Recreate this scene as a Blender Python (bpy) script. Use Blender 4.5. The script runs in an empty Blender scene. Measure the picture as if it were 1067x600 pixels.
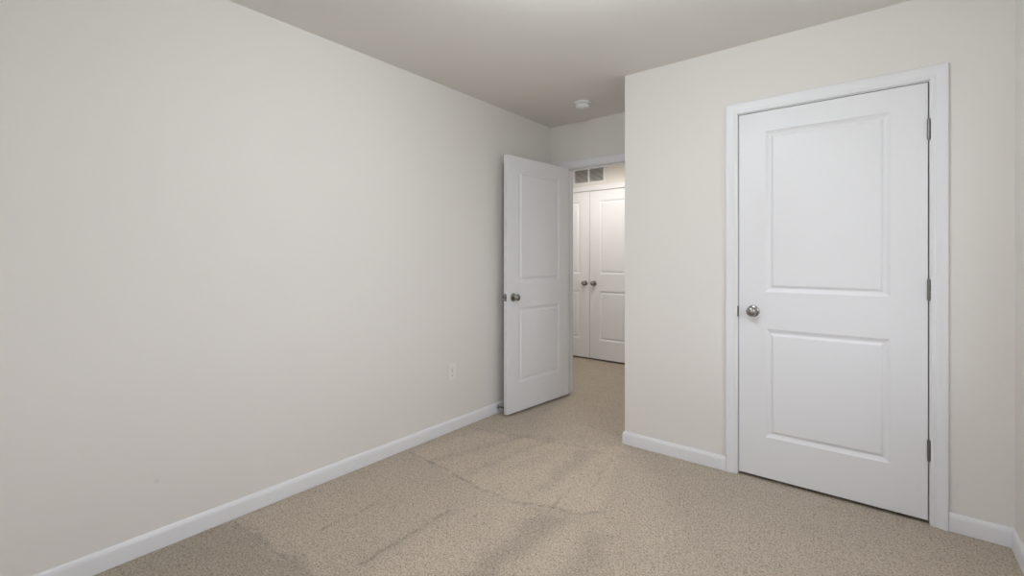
import bpy, bmesh, math, random
import numpy as np
from mathutils import Vector, Matrix

random.seed(4)
np.random.seed(4)
scene = bpy.context.scene
col = scene.collection
PI = math.pi

# ------------------------------------------------------------------ camera
W_PX, H_PX = 1067.0, 600.0
F_PX, HORIZON, YAW = 481.2, 269.65, 0.6747
cam_data = bpy.data.cameras.new('camera')
cam_data.sensor_fit = 'HORIZONTAL'
cam_data.sensor_width = 36.0
cam_data.lens = 36.0 * F_PX / W_PX
cam_data.shift_y = (HORIZON - H_PX / 2) / W_PX
cam_data.clip_start = 0.02
cam = bpy.data.objects.new('camera', cam_data)
col.objects.link(cam)
cam.location = (2.3952, 0.0, 1.2259)
cam.rotation_euler = (PI / 2, 0, YAW)
scene.camera = cam

# ------------------------------------------------------------------ view, world, lights
EXPOSURE = 0.0
SKY_STRENGTH = 3.5
ADDED_ROOM_LAMP = 32.0
ADDED_HALL_LAMP = 36.0
scene.view_settings.view_transform = 'Standard'
scene.view_settings.look = 'None'
scene.view_settings.exposure = EXPOSURE
scene.view_settings.gamma = 1.0
scene.view_settings.use_curve_mapping = False

world = bpy.data.worlds.new('world')
scene.world = world
world.use_nodes = True
wn, wl = world.node_tree.nodes, world.node_tree.links
wn.clear()
w_out = wn.new('ShaderNodeOutputWorld')
w_bg = wn.new('ShaderNodeBackground')
w_tc = wn.new('ShaderNodeTexCoord')
w_sep = wn.new('ShaderNodeSeparateXYZ')
w_ramp = wn.new('ShaderNodeValToRGB')
w_map = wn.new('ShaderNodeMapRange')
w_map.inputs['From Min'].default_value = -1
w_map.inputs['From Max'].default_value = 1
e = w_ramp.color_ramp.elements
e[0].position = 0.0
e[0].color = (0.40, 0.40, 0.42, 1)
e[1].position = 1.0
e[1].color = (0.86, 0.91, 1.0, 1)
for pos, c in ((0.47, (0.48, 0.48, 0.50, 1)), (0.52, (0.96, 0.98, 1.02, 1)), (0.65, (0.90, 0.93, 1.02, 1))):
    k = e.new(pos)
    k.color = c
w_bg.inputs['Strength'].default_value = SKY_STRENGTH
wl.new(w_tc.outputs['Generated'], w_sep.inputs[0])
wl.new(w_sep.outputs['Z'], w_map.inputs['Value'])
wl.new(w_map.outputs[0], w_ramp.inputs[0])
wl.new(w_ramp.outputs[0], w_bg.inputs['Color'])
wl.new(w_bg.outputs[0], w_out.inputs[0])

# ------------------------------------------------------------------ dimensions (metres)
CEIL = 2.44
Y_BACK = -1.70       # wall behind the camera
Y_CLO = 2.8646       # closet wall face
X_CORN = 1.0641      # outside corner of the closet
X_R = 2.8378         # right wall
Y_FAR = 3.5679       # alcove wall with the doorway
WT = 0.115           # partition thickness
Y_HALL0 = Y_FAR + WT
Y_HALL = 4.9946      # far side of the hall
HX0, HX1 = -1.30, 1.75
WIN = (1.08, 2.38, 0.75, 2.12)    # window opening in the right wall: y0 y1 z0 z1


ADDED_WIN = (1.15, 2.65, 0.75, 2.12)    # opening of the window added in the back wall for fill light: x0 x1 z0 z1


# daylight portals in the window openings
pd = bpy.data.lights.new('window_daylight', 'AREA')
pd.shape = 'RECTANGLE'
pd.size = WIN[3] - WIN[2]
pd.size_y = WIN[1] - WIN[0]
pd.cycles.is_portal = True
po = bpy.data.objects.new('window_daylight', pd)
col.objects.link(po)
po.location = (X_R + 0.135, (WIN[0] + WIN[1]) / 2, (WIN[2] + WIN[3]) / 2)
po.rotation_euler = (0, PI / 2, 0)      # local -Z points to -X, into the room

pe = bpy.data.lights.new('window_daylight', 'AREA')
pe.shape = 'RECTANGLE'
pe.size = ADDED_WIN[1] - ADDED_WIN[0]
pe.size_y = ADDED_WIN[3] - ADDED_WIN[2]
pe.cycles.is_portal = True
pq = bpy.data.objects.new('window_daylight', pe)
col.objects.link(pq)
pq.location = ((ADDED_WIN[0] + ADDED_WIN[1]) / 2, Y_BACK - 0.135, (ADDED_WIN[2] + ADDED_WIN[3]) / 2)
pq.rotation_euler = (PI / 2, 0, 0)      # local -Z points to +Y, into the room

# ------------------------------------------------------------------ materials


def new_mat(name):
    m = bpy.data.materials.new(name)
    m.use_nodes = True
    return m, m.node_tree.nodes, m.node_tree.links, m.node_tree.nodes['Principled BSDF']


def lin(r, g, b):
    f = lambda c: (c / 255 / 12.92) if c / 255 <= 0.04045 else ((c / 255 + 0.055) / 1.055) ** 2.4
    return (f(r), f(g), f(b), 1)


def paint(name, rgb, rough, bump_scale, bump, spots=()):
    m, n, l, b = new_mat(name)
    b.inputs['Roughness'].default_value = rough
    b.inputs['Specular IOR Level'].default_value = 0.35
    tc = n.new('ShaderNodeTexCoord')
    no = n.new('ShaderNodeTexNoise')
    no.inputs['Scale'].default_value = bump_scale
    no.inputs['Detail'].default_value = 3
    bu = n.new('ShaderNodeBump')
    bu.inputs['Strength'].default_value = bump
    bu.inputs['Distance'].default_value = 0.001
    l.new(tc.outputs['Object'], no.inputs['Vector'])
    l.new(no.outputs['Fac'], bu.inputs['Height'])
    l.new(bu.outputs['Normal'], b.inputs['Normal'])
    big = n.new('ShaderNodeTexNoise')
    big.inputs['Scale'].default_value = 1.3
    l.new(tc.outputs['Object'], big.inputs['Vector'])
    mr = n.new('ShaderNodeMapRange')
    mr.inputs['To Min'].default_value = 0.985
    mr.inputs['To Max'].default_value = 1.015
    l.new(big.outputs['Fac'], mr.inputs['Value'])
    mx = n.new('ShaderNodeVectorMath')
    mx.operation = 'SCALE'
    mx.inputs[0].default_value = lin(*rgb)[:3]
    l.new(mr.outputs[0], mx.inputs['Scale'])
    last = mx.outputs[0]
    for (p, rad, amt) in spots:      # small scuffs in the paint
        d = n.new('ShaderNodeVectorMath')
        d.operation = 'DISTANCE'
        d.inputs[1].default_value = p
        l.new(tc.outputs['Object'], d.inputs[0])
        q = n.new('ShaderNodeMapRange')
        q.interpolation_type = 'SMOOTHSTEP'
        q.inputs['From Max'].default_value = rad
        q.inputs['To Min'].default_value = 1 - amt
        q.inputs['To Max'].default_value = 1.0
        l.new(d.outputs['Value'], q.inputs['Value'])
        s = n.new('ShaderNodeVectorMath')
        s.operation = 'SCALE'
        l.new(last, s.inputs[0])
        l.new(q.outputs[0], s.inputs['Scale'])
        last = s.outputs[0]
    l.new(last, b.inputs['Base Color'])
    return m


M_WALL = paint('wall_paint', (234, 230, 225), 0.75, 260, 0.12,
               spots=(((0.0, 0.588, 0.286), 0.016, 0.10), ((2.66, Y_CLO, 0.213), 0.006, 0.12)))
M_CEIL = paint('ceiling_paint', (236, 233, 228), 0.9, 180, 0.25)
M_HALLWALL = paint('hall_wall_paint', (234, 230, 225), 0.75, 260, 0.12)
M_TRIM = paint('trim_paint', (236, 236, 238), 0.38, 90, 0.03)
M_DOOR = paint('door_paint', (236, 236, 238), 0.42, 120, 0.05)
M_PLATE = paint('outlet_plastic', (240, 237, 232), 0.35, 50, 0.0)
M_WHITE = paint('white_plastic', (238, 238, 238), 0.4, 50, 0.0)
M_OUT = paint('exterior_siding', (190, 186, 178), 0.8, 20, 0.1)


def metal(name, rgb, rough):
    m, n, l, b = new_mat(name)
    b.inputs['Base Color'].default_value = lin(*rgb)
    b.inputs['Metallic'].default_value = 1.0
    no = n.new('ShaderNodeTexNoise')
    no.inputs['Scale'].default_value = 300
    mr = n.new('ShaderNodeMapRange')
    mr.inputs['To Min'].default_value = rough - 0.04
    mr.inputs['To Max'].default_value = rough + 0.04
    l.new(no.outputs['Fac'], mr.inputs['Value'])
    l.new(mr.outputs[0], b.inputs['Roughness'])
    return m


M_NICKEL = metal('satin_nickel', (158, 156, 153), 0.20)
M_HINGE = metal('hinge_nickel', (132, 130, 127), 0.42)


def plain(name, rgb, rough):
    m, n, l, b = new_mat(name)
    no = n.new('ShaderNodeTexNoise')
    no.inputs['Scale'].default_value = 40
    mr = n.new('ShaderNodeMapRange')
    mr.inputs['To Min'].default_value = 0.9
    mr.inputs['To Max'].default_value = 1.1
    l.new(no.outputs['Fac'], mr.inputs['Value'])
    mx = n.new('ShaderNodeVectorMath')
    mx.operation = 'SCALE'
    mx.inputs[0].default_value = lin(*rgb)[:3]
    l.new(mr.outputs[0], mx.inputs['Scale'])
    l.new(mx.outputs[0], b.inputs['Base Color'])
    b.inputs['Roughness'].default_value = rough
    return m


M_RUBBER = plain('dark_rubber', (52, 50, 50), 0.6)
M_SLOT = plain('dark_slot', (70, 66, 60), 0.7)
M_FILTER = plain('grille_backing', (96, 94, 90), 0.9)
M_GROUND = plain('lawn', (110, 112, 84), 0.95)


def glass():
    m, n, l, b = new_mat('window_glass')
    n.remove(b)
    t = n.new('ShaderNodeBsdfTransparent')
    t.inputs['Color'].default_value = (0.96, 0.96, 0.96, 1)
    g = n.new('ShaderNodeBsdfGlossy')
    g.inputs['Roughness'].default_value = 0.02
    mix = n.new('ShaderNodeMixShader')
    mix.inputs[0].default_value = 0.05
    l.new(t.outputs[0], mix.inputs[1])
    l.new(g.outputs[0], mix.inputs[2])
    l.new(mix.outputs[0], n['Material Output'].inputs['Surface'])
    return m


M_GLASS = glass()


def lamp_glass():
    m, n, l, b = new_mat('opal_glass')
    b.inputs['Base Color'].default_value = (0.9, 0.88, 0.84, 1)
    b.inputs['Roughness'].default_value = 0.3
    b.inputs['Emission Color'].default_value = (1.0, 0.98, 0.95, 1)
    b.inputs['Emission Strength'].default_value = 4.0
    return m


M_OPAL = lamp_glass()  # glowing glass of the added ceiling lamps


def carpet():
    m, n, l, b = new_mat('carpet')
    b.inputs['Roughness'].default_value = 0.95
    b.inputs['Specular IOR Level'].default_value = 0.1
    b.inputs['Sheen Weight'].default_value = 0.15
    b.inputs['Sheen Roughness'].default_value = 0.6
    tc = n.new('ShaderNodeTexCoord')
    v = n.new('ShaderNodeTexNoise')
    v.inputs['Scale'].default_value = 150
    v.inputs['Detail'].default_value = 4
    v.inputs['Roughness'].default_value = 0.65
    l.new(tc.outputs['Object'], v.inputs['Vector'])
    r = n.new('ShaderNodeValToRGB')
    el = r.color_ramp.elements
    el[0].position = 0.30
    el[0].color = lin(*CARPET_DARK)
    el[1].position = 0.68
    el[1].color = lin(*CARPET_LIGHT)
    k = el.new(0.48)
    k.color = lin(*CARPET_MID)
    l.new(v.outputs['Fac'], r.inputs[0])
    # lay of the pile: strips left by the vacuum cleaner
    at = n.new('ShaderNodeAttribute')
    at.attribute_name = 'nap'
    big = n.new('ShaderNodeTexNoise')
    big.inputs['Scale'].default_value = 3.5
    big.inputs['Detail'].default_value = 3
    l.new(tc.outputs['Object'], big.inputs['Vector'])
    a = n.new('ShaderNodeMath')
    a.operation = 'MULTIPLY_ADD'
    a.inputs[1].default_value = 0.14
    a.inputs[2].default_value = 0.93
    l.new(big.outputs['Fac'], a.inputs[0])
    s = n.new('ShaderNodeMath')
    s.operation = 'ADD'
    l.new(a.outputs[0], s.inputs[0])
    l.new(at.outputs['Fac'], s.inputs[1])
    sc = n.new('ShaderNodeVectorMath')
    sc.operation = 'SCALE'
    l.new(r.outputs[0], sc.inputs[0])
    l.new(s.outputs[0], sc.inputs['Scale'])
    l.new(sc.outputs[0], b.inputs['Base Color'])
    bu = n.new('ShaderNodeBump')
    bu.inputs['Strength'].default_value = 0.7
    bu.inputs['Distance'].default_value = 0.004
    l.new(v.outputs['Fac'], bu.inputs['Height'])
    l.new(bu.outputs['Normal'], b.inputs['Normal'])
    return m


CARPET_DARK = (120, 107, 90)
CARPET_MID = (184, 170, 152)
CARPET_LIGHT = (214, 201, 183)
M_CARPET = carpet()

# ------------------------------------------------------------------ mesh helpers


class MB:
    def __init__(self):
        self.v, self.f = [], []

    def add(self, verts, faces, mat=None):
        o = len(self.v)
        self.v += [tuple(mat @ Vector(p)) if mat else tuple(p) for p in verts]
        self.f += [tuple(i + o for i in f) for f in faces]
        return self

    def box(self, x0, x1, y0, y1, z0, z1, mat=None):
        vs = [(x0, y0, z0), (x1, y0, z0), (x1, y1, z0), (x0, y1, z0),
              (x0, y0, z1), (x1, y0, z1), (x1, y1, z1), (x0, y1, z1)]
        return self.add(vs, [(3, 2, 1, 0), (4, 5, 6, 7), (0, 1, 5, 4), (1, 2, 6, 5), (2, 3, 7, 6), (3, 0, 4, 7)], mat)

    def sweep(self, prof, frames, closed_prof=True, cap=True):
        """prof = 2-D points; frames = (origin, u axis, v axis) per station"""
        n = len(prof)
        vs = []
        for (o, u, v) in frames:
            o, u, v = Vector(o), Vector(u), Vector(v)
            vs += [tuple(o + u * a + v * b) for a, b in prof]
        fs = []
        for k in range(len(frames) - 1):
            for i in range(n):
                j = (i + 1) % n
                fs.append((k * n + i, k * n + j, (k + 1) * n + j, (k + 1) * n + i))
        if cap:
            fs.append(tuple(range(n))[::-1])
            fs.append(tuple((len(frames) - 1) * n + i for i in range(n)))
        return self.add(vs, fs)

    def lathe(self, prof, seg=32, mat=None):
        """prof = (radius, height) along +Z, capped at both ends"""
        vs, fs = [], []
        for r, z in prof:
            for k in range(seg):
                a = 2 * PI * k / seg
                vs.append((r * math.cos(a), r * math.sin(a), z))
        for i in range(len(prof) - 1):
            for k in range(seg):
                k2 = (k + 1) % seg
                fs.append((i * seg + k, i * seg + k2, (i + 1) * seg + k2, (i + 1) * seg + k))
        fs.append(tuple(range(seg))[::-1])
        fs.append(tuple((len(prof) - 1) * seg + k for k in range(seg)))
        return self.add(vs, fs, mat)

    def build(self, name, mat, parent=None, kind=None, bevel=0, smooth=None, angle=60):
        me = bpy.data.meshes.new(name)
        me.from_pydata(self.v, [], self.f)
        bm = bmesh.new()
        bm.from_mesh(me)
        bmesh.ops.recalc_face_normals(bm, faces=bm.faces)
        bm.to_mesh(me)
        bm.free()
        me.materials.append(mat)
        if smooth is not None:
            me.shade_smooth()
            me.set_sharp_from_angle(angle=math.radians(smooth))
        o = bpy.data.objects.new(name, me)
        col.objects.link(o)
        if parent:
            o.parent = parent
        if kind:
            o['kind'] = kind
        if bevel:
            md = o.modifiers.new('bevel', 'BEVEL')
            md.width = bevel
            md.segments = 2
            md.limit_method = 'ANGLE'
            md.angle_limit = math.radians(angle)
        return o


def empty(name, loc=(0, 0, 0), rz=0.0, kind=None, label=None, cat=None, parent=None):
    o = bpy.data.objects.new(name, None)
    o.empty_display_size = 0.1
    o.location = loc
    o.rotation_euler = (0, 0, rz)
    col.objects.link(o)
    if parent:
        o.parent = parent
    if kind:
        o['kind'] = kind
    if label:
        o['label'] = label
    if cat:
        o['category'] = cat
    return o


def tag(o, label, cat, group=None):
    o['label'] = label
    o['category'] = cat
    if group:
        o['group'] = group
    return o


# ------------------------------------------------------------------ room shell
EXT = 0.15
CX0, CX1, CZ = 1.7375, 2.5875, 2.0650      # rough opening of the closet door
DX0, DX1, DZ = 0.1500, 0.9820, 2.0560      # rough opening of the bedroom doorway
HXG = -0.3870                              # where the two hall doors meet
HDW = 0.607
QX0, QX1, QZ = HXG - HDW - 0.0245, HXG + HDW + 0.0245, 2.0720   # hall closet opening

MB().box(-EXT, 0, Y_BACK - EXT, Y_FAR, 0, CEIL).build('wall_left', M_WALL, kind='structure')
tag(bpy.data.objects['wall_left'], 'long plain greige wall on the left side of the bedroom', 'wall')
m = MB()
m.box(0, ADDED_WIN[0], Y_BACK - EXT, Y_BACK, 0, CEIL)
m.box(ADDED_WIN[1], X_R, Y_BACK - EXT, Y_BACK, 0, CEIL)
m.box(ADDED_WIN[0], ADDED_WIN[1], Y_BACK - EXT, Y_BACK, 0, ADDED_WIN[2])
m.box(ADDED_WIN[0], ADDED_WIN[1], Y_BACK - EXT, Y_BACK, ADDED_WIN[3], CEIL)
tag(m.build('wall_back', M_WALL, kind='structure'),
    'greige wall behind the viewpoint', 'wall')
m = MB()
m.box(X_R, X_R + EXT, Y_BACK - EXT, WIN[0], 0, CEIL)
m.box(X_R, X_R + EXT, WIN[1], Y_FAR, 0, CEIL)
m.box(X_R, X_R + EXT, WIN[0], WIN[1], 0, WIN[2])
m.box(X_R, X_R + EXT, WIN[0], WIN[1], WIN[3], CEIL)
tag(m.build('wall_right', M_WALL, kind='structure'),
    'sliver of greige wall at the right edge beyond the closet wall', 'wall')
m = MB()
m.box(X_CORN, CX0, Y_CLO, Y_CLO + WT, 0, CEIL)
m.box(CX1, X_R, Y_CLO, Y_CLO + WT, 0, CEIL)
m.box(CX0, CX1, Y_CLO, Y_CLO + WT, CZ, CEIL)
m.box(X_CORN, X_CORN + WT, Y_CLO + WT, Y_FAR, 0, CEIL)
tag(m.build('wall_closet', M_WALL, kind='structure'), 'greige closet wall around the closed white door', 'wall')
m = MB()
m.box(HX0, DX0, Y_FAR, Y_HALL0, 0, CEIL)
m.box(DX1, X_R + EXT, Y_FAR, Y_HALL0, 0, CEIL)
m.box(DX0, DX1, Y_FAR, Y_HALL0, DZ, CEIL)
tag(m.build('wall_far', M_WALL, kind='structure'), 'short greige wall over the open bedroom doorway', 'wall')
m = MB()
m.box(HX0, QX0, Y_HALL, Y_HALL + WT, 0, CEIL)
m.box(QX1, HX1, Y_HALL, Y_HALL + WT, 0, CEIL)
m.box(QX0, QX1, Y_HALL, Y_HALL + WT, QZ, CEIL)
m.box(QX0 - 0.1, QX1 + 0.1, Y_HALL + 0.65, Y_HALL + 0.75, 0, CEIL)
m.box(QX0 - 0.1, QX0, Y_HALL + WT, Y_HALL + 0.65, 0, CEIL)
m.box(QX1, QX1 + 0.1, Y_HALL + WT, Y_HALL + 0.65, 0, CEIL)
tag(m.build('wall_hall', M_HALLWALL, kind='structure'), 'hall wall above the white double closet doors', 'wall')
m = MB()
m.box(HX0 - 0.1, HX0, Y_FAR, Y_HALL + WT, 0, CEIL)
m.box(HX1, HX1 + 0.1, Y_HALL0, Y_HALL + WT, 0, CEIL)
tag(m.build('wall_hall_end', M_HALLWALL, kind='structure'), 'hidden end walls of the hallway', 'wall')
tag(MB().box(HX0 - 0.1, X_R + EXT, Y_BACK - EXT, Y_HALL + 0.75, CEIL, CEIL + 0.12)
    .build('ceiling', M_CEIL, kind='structure'), 'flat greige painted ceiling', 'ceiling')

# ---- floor: cut-pile carpet, a fine grid with real tufts


def seg_dist(px, py, a, b):
    ax, ay = a
    bx, by = b
    dx, dy = bx - ax, by - ay
    t = np.clip(((px - ax) * dx + (py - ay) * dy) / (dx * dx + dy * dy), 0, 1)
    return np.hypot(px - ax - t * dx, py - ay - t * dy)


def poly_sd(px, py, poly):
    """signed distance, negative inside"""
    d = np.full(px.shape, 9.0)
    ins = np.zeros(px.shape, bool)
    n = len(poly)
    for i in range(n):
        a, b = poly[i], poly[(i + 1) % n]
        d = np.minimum(d, seg_dist(px, py, a, b))
        c = (a[1] > py) != (b[1] > py)
        xi = (b[0] - a[0]) * (py - a[1]) / ((b[1] - a[1]) or 1e-9) + a[0]
        ins ^= c & (px < xi)
    return np.where(ins, -d, d)


def sstep(x, a, b):
    t = np.clip((x - a) / (b - a), 0, 1)
    return t * t * (3 - 2 * t)


FAN = [(0.047, 1.892), (0.465, 1.853), (0.715, 1.825), (0.933, 1.824), (1.13, 1.912), (1.257, 1.937), (1.336, 2.032),
       (1.186, 2.461), (1.08, 2.815), (0.82, 2.607), (0.174, 2.412)]
STRIPS = [  # polygon, change of lightness, softness
    (FAN, 0.085, 0.03),
    ([(0.958, 1.954), (1.007, 2.033), (0.993, 2.649), (0.869, 2.646)], -0.13, 0.04),
    ([(0.516, 1.834), (0.558, 1.853), (0.675, 2.635), (0.606, 2.644)], -0.11, 0.03),
    ([(0.23, 1.877), (0.293, 1.875), (0.513, 2.615), (0.45, 2.633)], -0.09, 0.03),
    ([(0.648, 2.046), (0.706, 2.046), (0.829, 2.556), (0.766, 2.564)], -0.05, 0.03),
    ([(1.142, 1.217), (1.218, 1.278), (1.245, 1.844), (1.092, 1.826)], -0.13, 0.04),
    ([(1.269, 1.319), (1.421, 1.473), (1.353, 1.833), (1.267, 1.841)], 0.06, 0.04),
    ([(1.415, 1.468), (1.566, 1.589), (1.451, 1.846), (1.363, 1.841)], -0.10, 0.04),
    ([(0.0, 0.2), (0.0, 0.871), (0.274, 0.905), (0.607, 0.928), (0.80, 0.907), (0.80, 0.2)], -0.17, 0.05),
    ([(0.76, 0.95), (0.78, 0.95), (0.77, 1.60), (0.74, 1.60)], -0.09, 0.03),
    ([(0.80, 0.8), (1.12, 1.2), (1.06, 1.80), (0.80, 1.78)], 0.05, 0.06),
    ([(1.6, 1.7), (2.3, 1.7), (2.5, 2.8), (1.5, 2.8)], -0.05, 0.25),
]
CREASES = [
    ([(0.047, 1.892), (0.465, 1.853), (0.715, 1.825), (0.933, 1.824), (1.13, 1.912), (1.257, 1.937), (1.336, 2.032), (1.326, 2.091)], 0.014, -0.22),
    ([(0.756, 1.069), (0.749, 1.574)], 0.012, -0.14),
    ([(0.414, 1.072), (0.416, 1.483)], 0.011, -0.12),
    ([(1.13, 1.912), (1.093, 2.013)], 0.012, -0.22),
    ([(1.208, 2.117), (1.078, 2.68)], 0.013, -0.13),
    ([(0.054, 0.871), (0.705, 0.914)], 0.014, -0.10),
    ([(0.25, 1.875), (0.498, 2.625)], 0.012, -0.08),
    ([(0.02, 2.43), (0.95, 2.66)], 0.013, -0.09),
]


def axis(parts):
    a = []
    for lo, hi, st in parts:
        a.append(np.arange(lo, hi, st))
    a.append(np.array([parts[-1][1]]))
    return np.concatenate(a)


gx = axis([(HX0 - 0.1, -0.7, 0.05), (-0.7, 0.0, 0.014), (0.0, X_R, 0.0072), (X_R, X_R + EXT, 0.05)])
gy = axis([(Y_BACK - EXT, 0.3, 0.04), (0.3, 3.0, 0.0072), (3.0, Y_HALL + 0.05, 0.013), (Y_HALL + 0.05, Y_HALL + 0.75, 0.05)])
GX, GY = np.meshgrid(gx, gy)
JX = GX + np.random.uniform(-0.0022, 0.0022, GX.shape)
JY = GY + np.random.uniform(-0.0022, 0.0022, GX.shape)
JX[:, 0] = gx[0]
JX[:, -1] = gx[-1]
nap = np.zeros(GX.shape)
wob = 0.012 * np.sin(GX * 31 + 2 * np.sin(GY * 23)) + 0.010 * np.sin(GY * 43 + GX * 17)
for poly, amt, soft in STRIPS:
    sd = poly_sd(GX, GY, poly) + wob
    nap += 1.25 * amt * (1 - sstep(sd, -soft, soft))
HZ = np.random.uniform(-0.0035, 0.0005, GX.shape)
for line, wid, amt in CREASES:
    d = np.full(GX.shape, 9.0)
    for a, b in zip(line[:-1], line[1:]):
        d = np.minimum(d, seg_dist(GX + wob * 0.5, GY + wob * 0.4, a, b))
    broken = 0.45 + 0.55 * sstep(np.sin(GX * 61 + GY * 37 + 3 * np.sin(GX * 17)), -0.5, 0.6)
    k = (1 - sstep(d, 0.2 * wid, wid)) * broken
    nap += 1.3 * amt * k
    HZ -= 0.004 * k
nxx, nyy = len(gx), len(gy)
idx = np.arange(nxx * nyy).reshape(nyy, nxx)
quads = np.stack([idx[:-1, :-1], idx[:-1, 1:], idx[1:, 1:], idx[1:, :-1]], -1).reshape(-1, 4)
top = np.stack([JX, JY, HZ], -1).reshape(-1, 3)
# skirt and underside so the floor is a slab
b0 = len(top)
ring = np.concatenate([idx[0, :], idx[1:, -1], idx[-1, -2::-1], idx[-2:0:-1, 0]])
low = top[ring].copy()
low[:, 2] = -0.06
nr = len(ring)
sides = np.stack([ring, b0 + np.arange(nr), b0 + (np.arange(nr) + 1) % nr, np.roll(ring, -1)], -1)
verts = np.concatenate([top, low])
faces = [tuple(q) for q in np.concatenate([quads, sides]).tolist()] + [tuple(range(b0 + nr - 1, b0 - 1, -1))]
me = bpy.data.meshes.new('floor')
me.from_pydata(verts.tolist(), [], faces)
at = me.attributes.new('nap', 'FLOAT', 'POINT')
at.data.foreach_set('value', np.concatenate([nap.reshape(-1), np.zeros(nr)]).astype(np.float32))
me.materials.append(M_CARPET)
me.shade_smooth()
o = bpy.data.objects.new('floor', me)
col.objects.link(o)
o['kind'] = 'structure'
tag(o, 'beige speckled cut pile carpet with vacuum marks', 'floor')

# ---- baseboards
BB = [(0, 0), (0.0125, 0), (0.0125, 0.060), (0.0115, 0.068), (0.0085, 0.074), (0.0065, 0.0785), (0.003, 0.0815), (0, 0.082)]


def baseboard(name, runs, label):
    m = MB()
    for pts, nrm in runs:
        fr = [(p, u, (0, 0, 1)) for p, u in zip(pts, nrm)]
        m.sweep(BB, fr)
    o = m.build(name, M_TRIM, kind='structure', smooth=35)
    tag(o, label, 'baseboard')
    return o


CAS = 0.060
s2 = 1.0
baseboard('baseboard_left', [([(0, Y_FAR, 0), (0, Y_BACK, 0)], [(1, -1, 0), (1, 1, 0)])],
          'white baseboard along the foot of the long left wall')
baseboard('baseboard_closet', [
    ([(X_CORN, Y_FAR, 0), (X_CORN, Y_CLO, 0), (1.698, Y_CLO, 0)], [(-1, 0, 0), (-1, -1, 0), (0, -1, 0)]),
    ([(2.6335, Y_CLO, 0), (X_R, Y_CLO, 0)], [(0, -1, 0), (-1, -1, 0)])],
    'white baseboard on the closet wall either side of the closed door')
baseboard('baseboard_right', [([(X_R, Y_CLO, 0), (X_R, Y_BACK, 0)], [(-1, -1, 0), (-1, 1, 0)])],
          'short piece of white baseboard at the bottom right corner')
baseboard('baseboard_back', [([(0, Y_BACK, 0), (X_R, Y_BACK, 0)], [(1, 1, 0), (-1, 1, 0)])],
          'white baseboard on the wall behind the viewpoint')
baseboard('baseboard_hall', [
    ([(HX0, Y_HALL, 0), (QX0 - 0.045, Y_HALL, 0)], [(0, -1, 0), (0, -1, 0)]),
    ([(QX1 + 0.045, Y_HALL, 0), (HX1, Y_HALL, 0)], [(0, -1, 0), (0, -1, 0)])],
    'white baseboard of the hallway beside the double doors')

# ---- door casings and jambs
CP = [(0, 0), (0, 0.0085), (0.003, 0.0105), (0.010, 0.0115), (0.015, 0.0105), (0.019, 0.0095), (0.026, 0.0115),
      (0.040, 0.0150), (0.050, 0.0165), (0.057, 0.0160), (0.060, 0.0130), (0.060, 0)]


def casing(m, x0, x1, z1, y, out):
    """three mitred sides round an opening x0..x1 up to z1; out = -1 towards -Y"""
    v = (0, out, 0)
    m.sweep(CP, [((x0, y, 0), (-1, 0, 0), v), ((x0, y, z1), (-1, 0, 1), v),
                 ((x1, y, z1), (1, 0, 1), v), ((x1, y, 0), (1, 0, 0), v)])


def jamb(m, ox0, ox1, oz, t, y0, y1, stop_y0, stop_y1):
    m.box(ox0, ox0 + t, y0, y1, 0, oz - t)
    m.box(ox1 - t, ox1, y0, y1, 0, oz - t)
    m.box(ox0, ox1, y0, y1, oz - t, oz)
    # door stop strips
    s = 0.011
    m.box(ox0 + t, ox0 + t + s, stop_y0, stop_y1, 0, oz - t - s)
    m.box(ox1 - t - s, ox1 - t, stop_y0, stop_y1, 0, oz - t - s)
    m.box(ox0 + t, ox1 - t, stop_y0, stop_y1, oz - t - s, oz - t)


m = MB()
casing(m, 1.753, 2.5725, 2.050, Y_CLO, -1)
jamb(m, CX0, CX1, CZ, 0.0195, Y_CLO, Y_CLO + WT, Y_CLO + 0.042, Y_CLO + 0.075)
t1 = tag(m.build('trim_1', M_TRIM, kind='structure', smooth=30), 'white casing framing the closed closet door', 'door casing')
sp = MB().box(1.7530, 1.7590, Y_CLO - 0.0022, Y_CLO + 0.0005, 0.897, 0.957).box(1.7562, 1.7580, Y_CLO, Y_CLO + 0.030, 0.897, 0.957) \
    .build('strike_plate', M_HINGE, t1, bevel=0.0008)
sp['label'] = 'metal strike plate on the jamb'
m = MB()
casing(m, 0.165, 0.967, 2.041, Y_FAR, -1)
casing(m, 0.165, 0.967, 2.041, Y_HALL0, 1)
jamb(m, DX0, DX1, DZ, 0.020, Y_FAR, Y_HALL0, Y_FAR + 0.042, Y_FAR + 0.075)
tag(m.build('trim_2', M_TRIM, kind='structure', smooth=30), 'white casing of the open doorway to the hall', 'door casing')
m = MB()
casing(m, QX0 + 0.015, QX1 - 0.015, QZ - 0.015, Y_HALL, -1)
jamb(m, QX0, QX1, QZ, 0.0195, Y_HALL, Y_HALL + WT, Y_HALL + 0.042, Y_HALL + 0.075)
tag(m.build('trim_3', M_TRIM, kind='structure', smooth=30), 'white casing over the hall double doors', 'door casing')

# ---- doors
RINGS = [(0.0, 0.0), (0.002, 0.0014), (0.006, 0.0038), (0.016, 0.0082), (0.020, 0.0092), (0.024, 0.0092), (0.027, 0.0080), (0.035, 0.0022), (0.039, 0.0014)]


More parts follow.
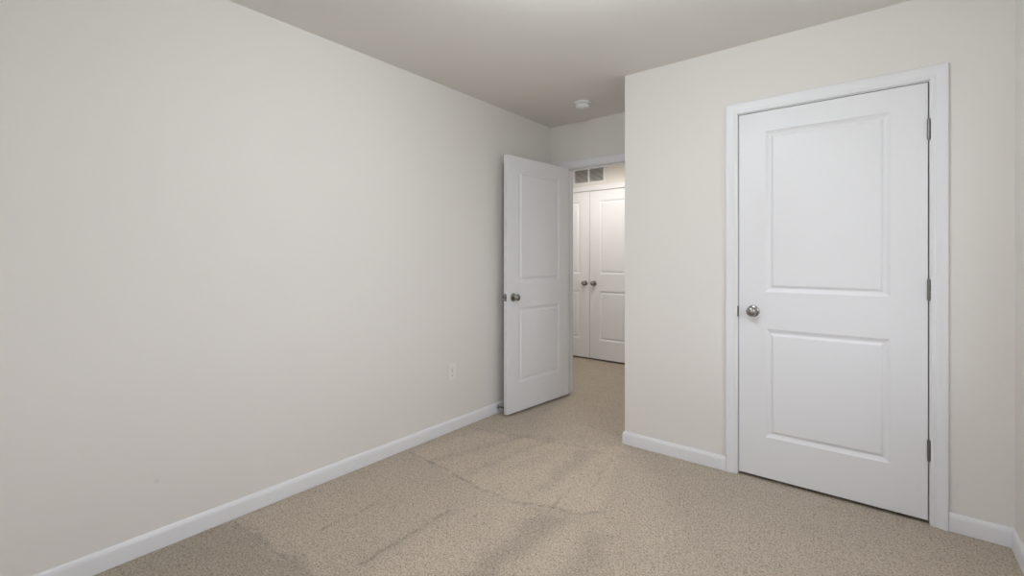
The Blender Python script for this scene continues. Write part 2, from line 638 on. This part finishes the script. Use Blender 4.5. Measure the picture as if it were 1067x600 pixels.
def leaf_mesh(w, h, t, sx, panels):
    """moulded two-panel leaf: x 0..w, y 0 (front) .. t (back), z 0..h"""
    m = MB()
    xs = [0, sx, w - sx, w]
    zs = [0] + [z for p in panels for z in p] + [h]
    for front in (True, False):
        Y = (lambda d: d) if front else (lambda d: t - d)
        for i in range(3):
            for j in range(len(zs) - 1):
                x0, x1, z0, z1 = xs[i], xs[i + 1], zs[j], zs[j + 1]
                if i == 1 and j % 2 == 1:
                    vs, fs = [], []
                    for ins, dep in RINGS:
                        a, b, c, d = x0 + ins, x1 - ins, z0 + ins, z1 - ins
                        vs += [(a, Y(dep), c), (b, Y(dep), c), (b, Y(dep), d), (a, Y(dep), d)]
                    for k in range(len(RINGS) - 1):
                        for q in range(4):
                            r = (q + 1) % 4
                            fs.append((4 * k + q, 4 * k + r, 4 * k + 4 + r, 4 * k + 4 + q))
                    k = 4 * (len(RINGS) - 1)
                    fs.append((k, k + 1, k + 2, k + 3))
                    m.add(vs, fs)
                else:
                    m.add([(x0, Y(0), z0), (x1, Y(0), z0), (x1, Y(0), z1), (x0, Y(0), z1)], [(0, 1, 2, 3)])
    for j in range(len(zs) - 1):
        for x in (0, w):
            m.add([(x, 0, zs[j]), (x, t, zs[j]), (x, t, zs[j + 1]), (x, 0, zs[j + 1])], [(0, 1, 2, 3)])
    for i in range(3):
        for z in (0, h):
            m.add([(xs[i], 0, z), (xs[i + 1], 0, z), (xs[i + 1], t, z), (xs[i], t, z)], [(0, 1, 2, 3)])
    return m


def build_leaf(name, w, h, t, sx, panels, parent):
    o = leaf_mesh(w, h, t, sx, panels).build(name, M_DOOR, parent)
    bm = bmesh.new()
    bm.from_mesh(o.data)
    bmesh.ops.remove_doubles(bm, verts=bm.verts, dist=1e-5)
    bmesh.ops.recalc_face_normals(bm, faces=bm.faces)
    bm.to_mesh(o.data)
    bm.free()
    md = o.modifiers.new('bevel', 'BEVEL')
    md.width = 0.0015
    md.segments = 2
    md.limit_method = 'ANGLE'
    md.angle_limit = math.radians(70)
    return o


KNOB = [(0.0105, 0.006), (0.0105, 0.024), (0.0135, 0.0285), (0.0215, 0.034), (0.0258, 0.041), (0.0268, 0.048), (0.0250, 0.055),
        (0.0205, 0.0605), (0.0135, 0.0638), (0.006, 0.0650), (0.0012, 0.0652)]
ROSE = [(0.0325, 0.0), (0.0325, 0.0035), (0.0300, 0.0065), (0.0220, 0.0090), (0.0130, 0.0105), (0.0110, 0.0110)]


def knob(parent, x, z, y, sgn, scale=1.0, small=False):
    """knob sticking out of a leaf face at y, towards sgn*Y"""
    rot = Matrix.Translation((x, y, z)) @ Matrix.Rotation(-sgn * PI / 2, 4, 'X') @ Matrix.Scale(scale, 4)
    k = MB().lathe(KNOB, 36, rot).build('door_knob', M_NICKEL, parent, smooth=50)
    k['label'] = 'brushed nickel door knob'
    MB().lathe(ROSE, 36, rot).build('knob_rose', M_NICKEL, k, smooth=50)
    return k


def hinge(parent, x, y, z, leaf_dir):
    """knuckle barrel with pin caps, 89 mm tall, and its leaf plate on the door edge"""
    m = MB()
    zc = z - 0.0445
    n = 5
    for k in range(n):
        z0 = zc + k * 0.089 / n + 0.0005
        m.lathe([(0.0062, z0), (0.0062, z0 + 0.089 / n - 0.001)], 16, Matrix.Translation((x, y, 0)))
    m.lathe([(0.0045, zc - 0.0035), (0.0058, zc - 0.002), (0.0058, zc)], 16, Matrix.Translation((x, y, 0)))
    m.lathe([(0.0058, zc + 0.089), (0.0058, zc + 0.091), (0.0045, zc + 0.0925)], 16, Matrix.Translation((x, y, 0)))
    m.box(x - 0.0012, x + 0.0012, y, y + 0.030, zc, zc + 0.089)
    o = m.build('hinge', M_HINGE, parent, smooth=40)
    o['label'] = 'satin nickel hinge'
    return o


def latch(parent, x, z, y0, y1, sgn):
    m = MB()
    m.box(min(x, x + sgn * 0.0012), max(x, x + sgn * 0.0012), y0, y1, z - 0.0285, z + 0.0285)
    m.box(min(x, x + sgn * 0.010), max(x, x + sgn * 0.010), (y0 + y1) / 2 - 0.006, (y0 + y1) / 2 + 0.006, z - 0.009, z + 0.009)
    o = m.build('latch_plate', M_NICKEL, parent, bevel=0.0008)
    o['label'] = 'metal latch plate with bolt'
    return o


PANELS = [(0.225, 0.822), (1.026, 1.914)]
# closed closet door, hinges on the right, opening into the room
d1 = empty('door_1', (1.7603, Y_CLO + 0.003, 0.017), kind='structure',
           label='closed white two panel closet door with knob on its left', cat='door')
W1 = 0.8030
build_leaf('door_panel', W1, 2.0253, 0.035, 0.135, PANELS, d1)
knob(d1, 0.0735, 0.917, 0.0, -1)
knob(d1, 0.0735, 0.917, 0.035, 1)
o = latch(d1, 0.0, 0.909, -0.0065, 0.022, -1)
for hz in (0.325, 1.066, 1.807):
    hinge(d1, W1 + 0.0025, -0.0068, hz, 1)

# open bedroom door: hinged on the left jamb, swung back towards the left wall
ANG = math.atan2(-0.9957, -0.0924)
PINX, PINY = 0.1735, 3.5480
W2 = 0.785
d2 = empty('door_2', (PINX, PINY, 0.017), rz=ANG, kind='structure',
           label='open white two panel door swung back towards the left wall', cat='door')
# local +x runs from the hinge to the free edge, local +y is the face seen from the room
build_leaf('door_panel', W2, 2.0180, 0.035, 0.132, PANELS, d2)
knob(d2, W2 - 0.068, 0.908, 0.035, 1)
knob(d2, W2 - 0.068, 0.908, 0.0, -1)
latch(d2, W2, 0.908, 0.004, 0.031, 1)
for hz in (0.30, 1.03, 1.76):
    hinge(d2, -0.0055, 0.0, hz, 1)

# hall closet double doors
for i, (x0, kx, name, lab) in enumerate((
        (HXG - HDW - 0.0015, HDW - 0.060, 'door_3', 'left leaf of the white double closet doors in the hall'),
        (HXG + 0.0015, 0.060, 'door_4', 'right leaf of the white double closet doors in the hall'))):
    d = empty(name, (x0, Y_HALL + 0.004, 0.017), kind='structure', label=lab, cat='door')
    wl_ = HDW - 0.002
    build_leaf('door_panel', wl_, 2.0320, 0.035, 0.132, PANELS, d)
    knob(d, kx, 0.912, 0.0, -1)
    hx = -0.0018 if i == 0 else wl_ + 0.0018
    for hz in (0.325, 1.066, 1.807):
        hinge(d, hx, -0.0068, hz, 1)

# ------------------------------------------------------------------ window in the right wall, out of the frame


def window(name, loc, rz, hw, hh, label):
    w1 = empty(name, loc, rz=rz, kind='structure', label=label, cat='window')
    m = MB()
    m.box(-hw, -hw + 0.04, -0.04, 0.04, 0, hh)
    m.box(hw - 0.04, hw, -0.04, 0.04, 0, hh)
    m.box(-hw + 0.04, hw - 0.04, -0.04, 0.04, 0, 0.04)
    m.box(-hw + 0.04, hw - 0.04, -0.04, 0.04, hh - 0.04, hh)
    m.box(-hw + 0.04, hw - 0.04, -0.025, 0.025, hh / 2 - 0.02, hh / 2 + 0.02)
    m.box(-0.025, 0.025, -0.025, 0.025, 0.04, hh / 2 - 0.02)
    m.box(-0.025, 0.025, -0.025, 0.025, hh / 2 + 0.02, hh - 0.04)
    m.build('window_frame', M_WHITE, w1)
    MB().box(-hw + 0.03, hw - 0.03, -0.003, 0.003, 0.03, hh - 0.03).build('window_pane', M_GLASS, w1)
    MB().box(-hw - 0.05, hw + 0.05, 0.0705, 0.110, -0.025, -0.001).build('window_sill', M_TRIM, w1, bevel=0.004)


window('window_1', (X_R + 0.07, (WIN[0] + WIN[1]) / 2, WIN[2]), PI / 2, (WIN[1] - WIN[0]) / 2, WIN[3] - WIN[2],
       'white double hung window in the right wall')
window('added_window', ((ADDED_WIN[0] + ADDED_WIN[1]) / 2, Y_BACK - 0.07, ADDED_WIN[2]), 0, (ADDED_WIN[1] - ADDED_WIN[0]) / 2, ADDED_WIN[3] - ADDED_WIN[2],  # unseen window, added to send more light into the alcove
       'wide white window added behind the viewpoint to brighten the alcove')
g = MB().box(X_R + EXT + 0.02, 30, -20, 16, -0.35, -0.25).box(-12, X_R + EXT + 0.02, -20, Y_BACK - EXT - 0.02, -0.35, -0.25).build('ground', M_GROUND, kind='structure')
tag(g, 'lawn outside the two windows', 'ground')

# ------------------------------------------------------------------ smoke detector
sd = empty('smoke_detector', (0.582, 3.145, CEIL), label='round white smoke detector on the ceiling near the doorway', cat='smoke detector')
MB().lathe([(0.064, 0.0), (0.067, -0.004), (0.067, -0.011), (0.063, -0.0155), (0.050, -0.017)], 48).build('mounting_base', M_WHITE, sd, smooth=40)
m = MB().lathe([(0.046, -0.0165), (0.0495, -0.020), (0.0495, -0.033), (0.0475, -0.041), (0.041, -0.0465), (0.030, -0.0485),
                (0.029, -0.0465), (0.020, -0.0465), (0.019, -0.0490), (0.002, -0.0495)], 48)
for k in range(24):
    a = 2 * PI * k / 24
    m.box(0.0485, 0.0515, -0.0022, 0.0022, -0.036, -0.022, Matrix.Rotation(a, 4, 'Z'))
hsg = m.build('housing', M_WHITE, sd, smooth=40)
MB().lathe([(0.0035, -0.0455), (0.0035, -0.0482), (0.002, -0.0487)], 16, Matrix.Translation((0.025, -0.008, 0))).build('test_button', M_SLOT, hsg)

# ------------------------------------------------------------------ outlet on the left wall
ot = empty('wall_outlet', (0, 2.305, 0.421), label='white duplex electrical outlet low on the left wall', cat='outlet')
MB().box(0, 0.0055, -0.037, 0.037, -0.060, 0.060).build('cover_plate', M_PLATE, ot, bevel=0.003)
for s in (-1, 1):
    prof = []
    for k in range(24):
        a = 2 * PI * k / 24
        prof.append((0.0168 * math.cos(a), max(-0.0135, min(0.0135, 0.0168 * math.sin(a)))))
    r = MB().sweep(prof, [((0.005, 0, s * 0.0205), (0, 1, 0), (0, 0, 1)), ((0.0075, 0, s * 0.0205), (0, 1, 0), (0, 0, 1))]) \
        .build('receptacle', M_PLATE, ot, bevel=0.0006)
    zc = s * 0.0205
    MB().box(0.0072, 0.0078, -0.0072, -0.0052, zc - 0.002, zc + 0.007).box(0.0072, 0.0078, 0.0052, 0.0070, zc - 0.001, zc + 0.006) \
        .lathe([(0.0026, 0.0072), (0.0026, 0.0078)], 12, Matrix.Translation((0, 0, zc - 0.007)) @ Matrix.Rotation(PI / 2, 4, 'Y')) \
        .build('slot', M_SLOT, r)
MB().lathe([(0.0032, 0.0050), (0.0032, 0.0062), (0.002, 0.0068)], 16, Matrix.Rotation(PI / 2, 4, 'Y')).build('screw', M_HINGE, ot)

# ------------------------------------------------------------------ door stop on the left baseboard
st = empty('door_stop', (0.0125, 2.800, 0.052), label='small metal door stop on the left baseboard behind the open door', cat='door stop')
ry = Matrix.Rotation(PI / 2, 4, 'Y')
MB().lathe([(0.015, 0.0), (0.015, 0.005), (0.009, 0.010), (0.006, 0.014)], 20, ry).build('base', M_NICKEL, st, smooth=40)
m = MB()
fr = []
NT, RC, RW = 13, 0.0062, 0.0013
for k in range(NT * 12 + 1):
    a = 2 * PI * k / 12
    x = 0.008 + 0.052 * k / (NT * 12)
    c = Vector((x, RC * math.cos(a), RC * math.sin(a)))
    fr.append((c, (0, math.cos(a), math.sin(a)), (1, 0, 0)))
m.sweep([(RW * math.cos(2 * PI * q / 6), RW * math.sin(2 * PI * q / 6)) for q in range(6)], fr)
m.build('spring', M_NICKEL, st, smooth=60)
MB().lathe([(0.008, 0.058), (0.0085, 0.061), (0.0085, 0.069), (0.007, 0.072), (0.002, 0.073)], 20, ry).build('bumper', M_RUBBER, st, smooth=40)

# ------------------------------------------------------------------ return air grille in the hall
VX0, VX1, VZ0, VZ1 = -0.625, -0.165, 2.140, 2.400
av = empty('air_vent', ((VX0 + VX1) / 2, Y_HALL, VZ0), label='white return air grille with grey slats above the hall doors', cat='vent')
vw, vh = (VX1 - VX0) / 2, VZ1 - VZ0
FR = 0.034
m = MB()
for (a, b, c, d) in ((-vw, -vw + FR, 0, vh), (vw - FR, vw, 0, vh), (-vw + FR, vw - FR, 0, 0.024), (-vw + FR, vw - FR, vh - 0.024, vh),
                     (-0.012, 0.012, 0.024, vh - 0.024)):
    m.box(a, b, -0.009, 0, c, d)
m.build('frame', M_WHITE, av, bevel=0.002)
MB().box(-vw + FR, vw - FR, -0.0012, 0, 0.024, vh - 0.024).build('backing', M_FILTER, av)
for s in (-1, 1):
    m = MB()
    xa, xb = (-vw + FR, -0.012) if s < 0 else (0.012, vw - FR)
    nl = 15
    for k in range(nl):
        zc = 0.024 + (vh - 0.048) * (k + 0.5) / nl
        rot = Matrix.Translation((0, -0.0045, zc)) @ Matrix.Rotation(math.radians(42), 4, 'X')
        m.box(xa, xb, -0.0045, 0.0045, -0.0006, 0.0006, rot)
    m.build('louver', M_WHITE, av)

# ------------------------------------------------------------------ ceiling lamps added for their light (out of the frame)


def added_flush_lamp(x, y, watts, colour, label):
    t = empty('added_ceiling_light', (x, y, CEIL), label=label, cat='added light')
    MB().lathe([(0.150, 0.0), (0.155, -0.010), (0.150, -0.022), (0.140, -0.026)], 40).build('base', M_NICKEL, t, smooth=40)
    prof = [(0.138 * math.cos(a), -0.026 - 0.070 * math.sin(a)) for a in [PI / 2 * k / 12 for k in range(12)]] + [(0.003, -0.0962)]
    MB().lathe(prof, 40).build('lamp_shade', M_OPAL, t, smooth=60)
    ld = bpy.data.lights.new('added_bulb', 'POINT')
    ld.energy = watts
    ld.color = colour
    ld.shadow_soft_size = 0.09
    lo = bpy.data.objects.new('added_bulb', ld)
    col.objects.link(lo)
    lo.parent = t
    lo.location = (0, 0, -0.20)
    return t


if ADDED_ROOM_LAMP > 0:
    added_flush_lamp(1.68, 1.20, ADDED_ROOM_LAMP, (0.94, 1.0, 1.08), 'added round fill lamp on the bedroom ceiling, out of view')  # unseen lamp added as fill for the upper walls and ceiling


def added_downlight(x, y, watts, colour, label):
    t = empty('added_ceiling_light', (x, y, CEIL), label=label, cat='added light')
    MB().lathe([(0.060, 0.0), (0.095, 0.0), (0.097, -0.003), (0.092, -0.007), (0.072, -0.009), (0.066, -0.004)], 40) \
        .build('trim_ring', M_WHITE, t, smooth=40)
    MB().lathe([(0.067, -0.001), (0.066, -0.0055), (0.030, -0.0065), (0.002, -0.0068)], 40).build('lens', M_OPAL, t, smooth=60)
    ld = bpy.data.lights.new('added_bulb', 'SPOT')
    ld.energy = watts
    ld.color = colour
    ld.shadow_soft_size = 0.06
    ld.spot_size = math.radians(176)
    ld.spot_blend = 0.4
    lo = bpy.data.objects.new('added_bulb', ld)
    col.objects.link(lo)
    lo.parent = t
    lo.location = (0, 0, -0.075)
    return t


added_downlight(0.05, 4.05, ADDED_HALL_LAMP, (1.0, 0.965, 0.91), 'added unseen light in the hall ceiling above the doorway opening')  # unseen hall light, added as a recessed spot to favour the floor
